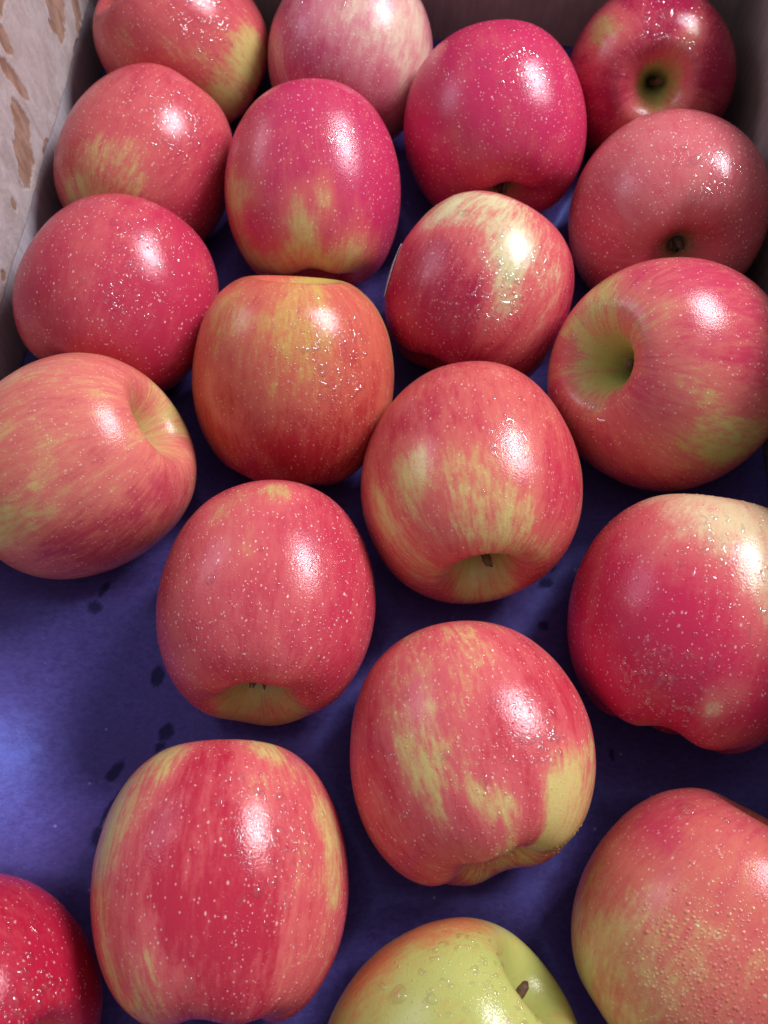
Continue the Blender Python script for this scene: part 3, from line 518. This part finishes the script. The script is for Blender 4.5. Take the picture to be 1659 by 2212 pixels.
STEM = {4: ('stub', M_stem), 11: ('stub', M_stem), 13: ('long', M_stem_g), 19: ('long', M_stem), 10: ('stub', M_stem_g), 12: ('stub', M_stem)}
CALYX = (3, 7, 14)

NU, NV = 200, 140
DOME_S = None


def dome(nseg, nring):
    """unit drop: a flattened cap, rim at z=0 slightly sunk"""
    v = []
    for i in range(nring):
        a = (i / nring) * math.pi / 2
        for j in range(nseg):
            p = 2 * math.pi * j / nseg
            v.append((math.cos(a) * math.cos(p), math.cos(a) * math.sin(p), math.sin(a)))
    v.append((0, 0, 1))
    f = []
    for i in range(nring - 1):
        for j in range(nseg):
            a, b = i * nseg + j, i * nseg + (j + 1) % nseg
            f.append((a, b, b + nseg)); f.append((a, b + nseg, a + nseg))
    for j in range(nseg):
        f.append(((nring - 1) * nseg + j, (nring - 1) * nseg + (j + 1) % nseg, nring * nseg))
    return np.array(v), np.array(f)


DV_S, DF_S = dome(7, 2)
DV_B, DF_B = dome(20, 6)
CUPS = []
rnd = random.Random(3)


class Fruit:
    def __init__(self, k):
        A = APPLES[k]
        self.k, self.A = k, A
        P, prof, self.L = apple_shape(A['par'], NU, NV, k)
        self.unit = P
        Mx = np.array(A['M']); self.Mx = Mx
        self.c = np.array(A['c']); self.R = A['R']
        self.W = P @ Mx.T * self.R + self.c            # world grid
        zmin = self.W[..., 2].min()
        self.zmin = zmin
        i = np.unravel_index(self.W[..., 2].argmin(), self.W.shape[:2])
        CUPS.append((self.W[i][0], self.W[i][1], zmin))
        du = np.roll(self.W, -1, 1) - np.roll(self.W, 1, 1)
        dv = np.gradient(self.W, axis=0)
        n = np.cross(dv, du)
        n /= np.linalg.norm(n, axis=-1, keepdims=True) + 1e-15
        n *= np.sign((n * (self.W - self.c)).sum(-1).mean())
        n[0] = n[1].mean(0); n[-1] = n[-2].mean(0)
        self.N = n
        self.rho = np.clip(prof, 0.02, None)
        self.base = np.array([self.c[0], self.c[1], zmin])
        self.root = empty('apple', tuple(self.base))
        tag(self.root, LABEL[k], 'apple', 'apples in the carton')

    def field(self, s0, l0, ra, rc):
        s = np.linspace(0, 1, NV)[:, None] * self.L
        lon = (np.arange(NU) * 2 * np.pi / NU)[None, :]
        dl = (lon - l0 + np.pi) % (2 * np.pi) - np.pi
        dx = 2 * np.sin(dl / 2) * self.rho[:, None]
        return np.sqrt(((s - s0 * self.L) / ra) ** 2 + (dx / rc) ** 2)

    def surf(self, s, l):
        a = min(max(s, 0.0), 1.0) * (NV - 1)
        b = (l % (2 * math.pi)) / (2 * math.pi) * NU
        i = min(int(a), NV - 2); j = int(b) % NU; j2 = (j + 1) % NU
        fa, fb = a - i, b - int(b)
        def g(Q): return (Q[i, j] * (1 - fb) + Q[i, j2] * fb) * (1 - fa) + (Q[i + 1, j] * (1 - fb) + Q[i + 1, j2] * fb) * fa
        n = g(self.N)
        return g(self.W), n / np.linalg.norm(n)

    def skin(self):
        A, k = self.A, self.k
        bl = np.full((NV, NU), A['b0'])
        for (s0, l0, ra, rc, val) in A['pat']:
            d = self.field(s0, l0, ra * 1.12, rc * 1.12)
            wgt = 1 / (1 + np.exp((d - 0.85) * 4.2))
            bl = bl * (1 - wgt) + val * wgt
        s = np.linspace(0, 1, NV)[:, None] * self.L
        polew = np.exp(-(s / 0.60) ** 4) * np.ones((1, NU))     # the stem hollow keeps its ground colour
        bl = bl * (1 - 0.8 * polew) + 0.05 * 0.8 * polew
        endw = np.exp(-((self.L - s) / 0.26) ** 4) * np.ones((1, NU))
        bl = bl * (1 - 0.75 * endw) + 0.12 * 0.75 * endw
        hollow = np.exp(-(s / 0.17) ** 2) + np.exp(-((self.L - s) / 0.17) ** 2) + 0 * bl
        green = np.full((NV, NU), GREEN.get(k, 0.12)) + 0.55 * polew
        wet = np.zeros((NV, NU))
        for (s0, l0, r) in A['wet']:
            wet = np.maximum(wet, np.clip(1.5 - 1.2 * self.field(s0, l0, r, r), 0, 1))
        lon = (np.arange(NU) * 2 * np.pi / NU)[None, :] + 0 * s
        suv = np.stack([np.cos(lon), np.sin(lon), s * 0.31 + 0 * lon], -1)
        V = self.W.reshape(-1, 3) - self.base
        Fq = grid_faces(NV, NU, True)
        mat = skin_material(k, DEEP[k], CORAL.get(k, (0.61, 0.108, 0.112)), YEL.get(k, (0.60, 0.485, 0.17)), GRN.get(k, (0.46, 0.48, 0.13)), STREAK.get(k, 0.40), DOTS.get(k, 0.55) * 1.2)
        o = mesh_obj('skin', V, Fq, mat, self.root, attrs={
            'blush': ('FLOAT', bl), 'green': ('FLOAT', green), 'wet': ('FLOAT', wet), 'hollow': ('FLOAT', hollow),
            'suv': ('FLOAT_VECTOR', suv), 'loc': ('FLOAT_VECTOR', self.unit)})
        self.mat = mat
        self.att = dict(blush=bl, green=green, hollow=hollow, suv=suv)
        return o

    def drop_mesh(self, s, l, r, big):
        p, n = self.surf(s, l)
        n = Vector(n)
        down = Vector((0, 0, -1)); down = (down - n * down.dot(n))
        e1 = down.normalized() if down.length > 0.05 else n.orthogonal().normalized()
        e2 = n.cross(e1)
        st = 1 + (rnd.uniform(0, 0.45) if big else rnd.uniform(0, 0.25))
        hgt = r * (rnd.uniform(0.45, 0.62) if big else rnd.uniform(0.26, 0.40))
        D = DV_B if big else DV_S
        q = D.copy()
        if big:
            a = np.arctan2(D[:, 1], D[:, 0]); rr = 1 + 0.09 * np.sin(2 * a + rnd.uniform(0, 6)) + 0.07 * np.sin(3 * a + rnd.uniform(0, 6))
            q[:, 0] *= rr; q[:, 1] *= rr
        loc = np.array(p) - self.base - np.array(n) * (0.10 * hgt)
        return loc + np.outer(q[:, 0] * r * st, e1) + np.outer(q[:, 1] * r / math.sqrt(st), e2) + np.outer(q[:, 2] * hgt, n)

    def smears(self):
        """flat runs and curls of water where the skin is wettest"""
        V, F, off = [], [], 0
        for (s0, l0, cr) in self.A['wet']:
            for _ in range(int(170 * cr)):
                a, u = rnd.uniform(0, 2 * math.pi), math.sqrt(rnd.random()) * cr * 1.15
                s = s0 + math.cos(a) * u / self.L
                if not 0.2 < s < 0.88: continue
                rho = max(float(np.interp(s, np.linspace(0, 1, NV), self.rho)), 0.25)
                l = l0 + math.sin(a) * u / rho
                n_seg = 9
                hd = rnd.uniform(0, 6.28)
                ln = rnd.choice((0.03, 0.045, 0.065, 0.10)) * rnd.uniform(0.7, 1.2)
                wd = rnd.uniform(0.014, 0.027)
                crv = rnd.uniform(-2.6, 2.6)
                x = y = 0.0
                ring = []
                pts = []
                for i in range(n_seg):
                    pts.append((x, y, hd))
                    x += math.cos(hd) * ln / n_seg; y += math.sin(hd) * ln / n_seg
                    hd += crv / n_seg + rnd.uniform(-0.25, 0.25)
                for i, (x, y, h_) in enumerate(pts):
                    e = math.sin(math.pi * (i + 0.6) / (n_seg + 0.2)) ** 0.5
                    for q in (-1.0, -0.6, 0.0, 0.6, 1.0):
                        xx = x - math.sin(h_) * q * wd * e; yy = y + math.cos(h_) * q * wd * e
                        p, nn = self.surf(s + xx / self.L, l + yy / rho)
                        ht = wd * self.R * 0.55 * e * (1 - q * q) - 0.00003
                        ring.append(p + nn * ht - self.base)
                V.append(np.array(ring)); F.append(grid_faces(n_seg, 5) + off); off += len(ring)
        if V:
            tag(mesh_obj('water_smears', np.vstack(V), np.vstack(F), M_water, self.root), kind='stuff')

    def water(self):
        A = self.A
        pts = []
        for (s, l, r) in A['drop']:
            p, n = self.surf(s, l)
            r *= 0.00125
            mesh_obj('water_drop', self.drop_mesh(s, l, r, True), DF_B, M_water, self.root)
            pts.append((p[0], p[1], p[2], r))
        V, F, off, ID = [], [], 0, []
        P = np.array(pts) if pts else np.zeros((0, 4))
        lst = [tuple(x) for x in P]
        for (s0, l0, cr, cnt, rm) in A['bead']:
            tries = 0
            for _ in range(cnt):
                a, u = rnd.uniform(0, 2 * math.pi), math.sqrt(rnd.random()) * (0.75 + 0.5 * rnd.random())
                ds, dc = math.cos(a) * u * cr, math.sin(a) * u * cr
                s = s0 + ds / self.L
                if not 0.14 < s < 0.90: continue
                rho = max(float(np.interp(s, np.linspace(0, 1, NV), self.rho)), 0.25)
                l = l0 + dc / rho
                p, n = self.surf(s, l)
                if n[2] < -0.35: continue
                r = rm * 0.00076 * min(max(rnd.lognormvariate(-0.1, 0.33), 0.45), 1.9)
                if lst:
                    arr = np.array(lst[-500:])
                    if (((arr[:, :3] - p) ** 2).sum(1) < ((arr[:, 3] + r) * 0.98) ** 2).any(): continue
                lst.append((p[0], p[1], p[2], r))
                q = self.drop_mesh(s, l, r, False)
                V.append(q); F.append(DF_S + off); off += len(q)
                ID.append((min(int(round(s * (NV - 1))), NV - 1) * NU + int(l / (2 * math.pi) * NU) % NU))
        if V:
            ix = np.repeat(np.array(ID), len(DV_S))
            at = {n_: ('FLOAT', self.att[n_].reshape(-1)[ix]) for n_ in ('blush', 'green', 'hollow')}
            at['blush'] = ('FLOAT', at['blush'][1] * 0.88)  # paler than the skin below: the beads' lens brightening put into their colour
            at['suv'] = ('FLOAT_VECTOR', self.att['suv'].reshape(-1, 3)[ix])
            at['loc'] = ('FLOAT_VECTOR', self.unit.reshape(-1, 3)[ix])
            at['wet'] = ('FLOAT', np.full(len(ix), 1.25))
            tag(mesh_obj('water_beads', np.vstack(V), np.vstack(F), self.mat, self.root, attrs=at), kind='stuff')

    def stem(self):
        if self.k not in STEM: return
        kind, mat = STEM[self.k]
        h = self.A['par']['h']
        zs = 0.24 * h - 0.02
        ln = 0.60 if kind == 'long' else 0.40
        rr = 0.040 if kind == 'long' else 0.045
        n, m = 10, 9
        v = []
        bend = np.array([0.06, 0.03])
        for i in range(n):
            t = i / (n - 1)
            rad = rr * (1.15 - 0.35 * t + (0.5 * t ** 6)) * (1 if i < n - 1 else 0.6)
            cx = bend * t * t
            for j in range(m):
                a = 2 * math.pi * j / m
                wob = 1 + 0.12 * math.sin(3 * a + i) + 0.06 * math.sin(7 * i)
                v.append((cx[0] + rad * wob * math.cos(a), cx[1] + rad * wob * math.sin(a), zs + ln * t + 0.012 * math.sin(a * 2 + 1) * (i == n - 1)))
        v.append((bend[0], bend[1], zs + ln - 0.008))
        f = []
        for i in range(n - 1):
            for j in range(m):
                f.append((i * m + j, i * m + (j + 1) % m, (i + 1) * m + (j + 1) % m, (i + 1) * m + j))
        for j in range(m): f.append(((n - 1) * m + j, (n - 1) * m + (j + 1) % m, n * m))
        V = np.array(v) @ self.Mx.T * self.R + self.c - self.base
        mesh_obj('stem', V, f, mat, self.root)

    def calyx(self):
        if self.k not in CALYX: return
        h = self.A['par']['h']
        v, f = [], []
        r2 = random.Random(self.k)
        for q in range(5):
            a = 2 * math.pi * q / 5 + r2.uniform(-0.2, 0.2)
            ca, sa = math.cos(a), math.sin(a)
            ln = r2.uniform(0.16, 0.26)
            b = len(v)
            ns = 5
            curl = r2.uniform(-0.6, 0.6)
            for i in range(ns):
                t = i / (ns - 1)
                rad = 0.075 - 0.02 * t + 0.10 * t * t * curl
                wd = 0.05 * (1 - t) ** 0.7 + 0.004
                z = -0.57 * h - ln * t
                for sgn in (-1, 1):
                    for th in (0.0, 0.012):
                        v.append(((rad + th) * ca - sgn * wd * sa, (rad + th) * sa + sgn * wd * ca, z + 0.02 * sgn * curl * t))
            for i in range(ns - 1):
                o = b + i * 4
                for (p, q2) in ((0, 2), (2, 3), (3, 1), (1, 0)):
                    f.append((o + p, o + q2, o + 4 + q2, o + 4 + p))
            o = b + (ns - 1) * 4
            f.append((o, o + 2, o + 3, o + 1))
        V = np.array(v) @ self.Mx.T * self.R + self.c - self.base
        mesh_obj('calyx', V, f, M_sepal, self.root, smooth=False)


FR = {}
for k in APPLES:
    fr = Fruit(k)
    fr.skin(); fr.stem(); fr.calyx(); fr.water(); fr.smears()
    FR[k] = fr

# ------------------------------------------------------------------ fruit sticker, on the far left cheek of one apple
def sticker():
    f8 = FR[8]
    t = NT('sticker_print')
    uv = t.attr('st', 'Vector')
    sp = t.n('ShaderNodeSeparateXYZ'); t.put(sp.inputs[0], uv)
    wv = t.math('SINE', t.math('MULTIPLY', sp.outputs[0], 34.0))
    ring = t.step(t.attr('rr'), 0.80, 0.84, 1.0, 0.0)
    bar = t.math('MULTIPLY', t.step(wv, 0.1, 0.3), ring)
    c = t.mix(bar, (0.80, 0.77, 0.80), (0.05, 0.05, 0.06))
    mat = t.set(Base_Color=c, Roughness=0.35)
    # centre: just beyond the silhouette on the -x side
    S, Lg, best = 0, 0, 1e9
    tgt = f8.c + f8.R * 0.97 * np.array(STICK) / np.linalg.norm(STICK)
    d = ((f8.W - tgt) ** 2).sum(-1)
    i = np.unravel_index(d.argmin(), d.shape)
    p0, n0 = f8.W[i], f8.N[i]
    e1 = Vector((0, 0.9, 0.2)); n = Vector(n0); e1 = (e1 - n * e1.dot(n)).normalized(); e2 = n.cross(e1)
    V, A1, A2 = [], [], []
    nr, ns = 10, 36
    flat = f8.W.reshape(-1, 3); fn = f8.N.reshape(-1, 3)
    for q in range(nr + 1):
        for j in range(ns):
            a = 2 * math.pi * j / ns; r = q / nr
            u, v2 = r * math.cos(a), r * math.sin(a)
            g = np.array(p0) + np.array(e1) * u * 0.0115 + np.array(e2) * v2 * 0.0085
            m = ((flat - g) ** 2).sum(1).argmin()
            g = g + fn[m] * ((flat[m] - g) @ fn[m]) + fn[m] * (0.00018 + 0.0005 * max(0, r - 0.75) * 2)
            V.append(g - f8.base); A1.append((u, v2, 0)); A2.append(r)
    o = mesh_obj('sticker', np.array(V), grid_faces(nr + 1, ns, True), mat, f8.root, attrs={'st': ('FLOAT_VECTOR', np.array(A1)), 'rr': ('FLOAT', np.array(A2))})
    sm = o.modifiers.new('thickness', 'SOLIDIFY'); sm.thickness = 0.00012; sm.offset = 1
    o['label'] = 'white fruit sticker with dark printed lines, seen edge-on'


STICK = (-0.95, 0.20, 0.13)
sticker()

# ------------------------------------------------------------------ the moulded paper tray
NX, NYT = 330, 530
gy = np.linspace(-0.128, 0.398, NYT)
gu = np.linspace(0, 1, NX)
Yt = gy[:, None] + 0 * gu[None, :]
XL, XR = xl(Yt) - 0.0012, xr(Yt) - 0.0006
Xt = XL + (XR - XL) * gu[None, :]
keep_y = np.minimum(Yt, yb(Xt) - 0.0004)
Yt = keep_y
acc = np.zeros_like(Xt)
CUPS.append((-0.103, 0.062, -0.0045))
KS = 900.0
for (cx, cy, cz) in CUPS:
    r2 = (Xt - cx) ** 2 + (Yt - cy) ** 2
    acc += np.exp(-KS * (cz + r2 / (2 * 0.054)))
Zt = -np.log(acc + 1e-9) / KS
cap = 0.0155
Zt = np.where(Zt > 0, cap * np.tanh(Zt / cap), Zt)
Zt += 0.0009 * (fbm(Xt * 70, Yt * 70, 61) - 0.5) + 0.0005 * (fbm(Xt * 190, Yt * 190, 71) - 0.5)
# keep the sheet under every apple
cs = 0.002
env = {}
for f in FR.values():
    pts = f.W.reshape(-1, 3); pts = pts[pts[:, 2] < 0.016]
    for x, y, z in pts:
        key = (int(x / cs + 1000), int(y / cs + 1000))
        if z < env.get(key, 9): env[key] = z
ei = (Xt / cs + 1000).astype(int); ej = (Yt / cs + 1000).astype(int)
E_ = np.full(Zt.shape, 9.0)
for a in (-1, 0, 1):
    for b in (-1, 0, 1):
        E_ = np.minimum(E_, np.array([env.get((i + a, j + b), 9.0) for i, j in zip(ei.ravel(), ej.ravel())]).reshape(Zt.shape))
Zt = np.minimum(Zt, E_ - 0.0006)
for _ in range(3):
    Zt[1:-1, 1:-1] = np.minimum(Zt[1:-1, 1:-1], 0.25 * (Zt[:-2, 1:-1] + Zt[2:, 1:-1] + Zt[1:-1, :-2] + Zt[1:-1, 2:]))
ST = [(-0.1028, 0.1131, 0.0014, 0.0030, 0.3), (-0.1055, 0.1056, 0.0024, 0.0021, 0), (-0.0818, 0.0820, 0.0024, 0.0032, 0.2), (-0.0772, 0.0622, 0.0030, 0.0030, 0), (-0.0792, 0.0572, 0.0020, 0.0016, 0),
      (-0.0946, 0.0494, 0.0024, 0.0036, 0.5), (-0.0903, 0.0409, 0.0024, 0.0060, 0.5), (-0.0935, 0.0350, 0.0022, 0.0050, 0.2), (-0.0955, 0.0270, 0.0022, 0.0036, 0), (0.0614, 0.1203, 0.0018, 0.0022, 0), (0.0592, 0.1138, 0.0026, 0.0018, 0.1),
      (0.0776, 0.0526, 0.0010, 0.0024, 0), (-0.062, 0.147, 0.003, 0.003, 0), (0.057, 0.098, 0.0022, 0.0015, 0)]
stain = np.zeros_like(Xt)
sn = fbm(Xt * 500, Yt * 500, 81) - 0.5
for (x, y, a, b, tl) in ST:
    dx, dy = Xt - x - tl * (Yt - y), Yt - y
    stain = np.maximum(stain, np.clip((1.15 - np.sqrt((dx / a) ** 2 + (dy / b) ** 2) - sn * 0.8) / 0.25, 0, 1))
TB = np.array([0, 0.15, -0.012])
tray = mesh_obj('fruit_tray', np.stack([Xt, Yt, Zt], -1).reshape(-1, 3) - TB, grid_faces(NYT, NX), M_tray, attrs={'stain': ('FLOAT', stain)})
tray.location = tuple(TB)
sm = tray.modifiers.new('thickness', 'SOLIDIFY'); sm.thickness = 0.0009; sm.offset = -1
tag(tray, 'indigo moulded paper tray with shallow cups and dark water spots under the apples', 'tray')
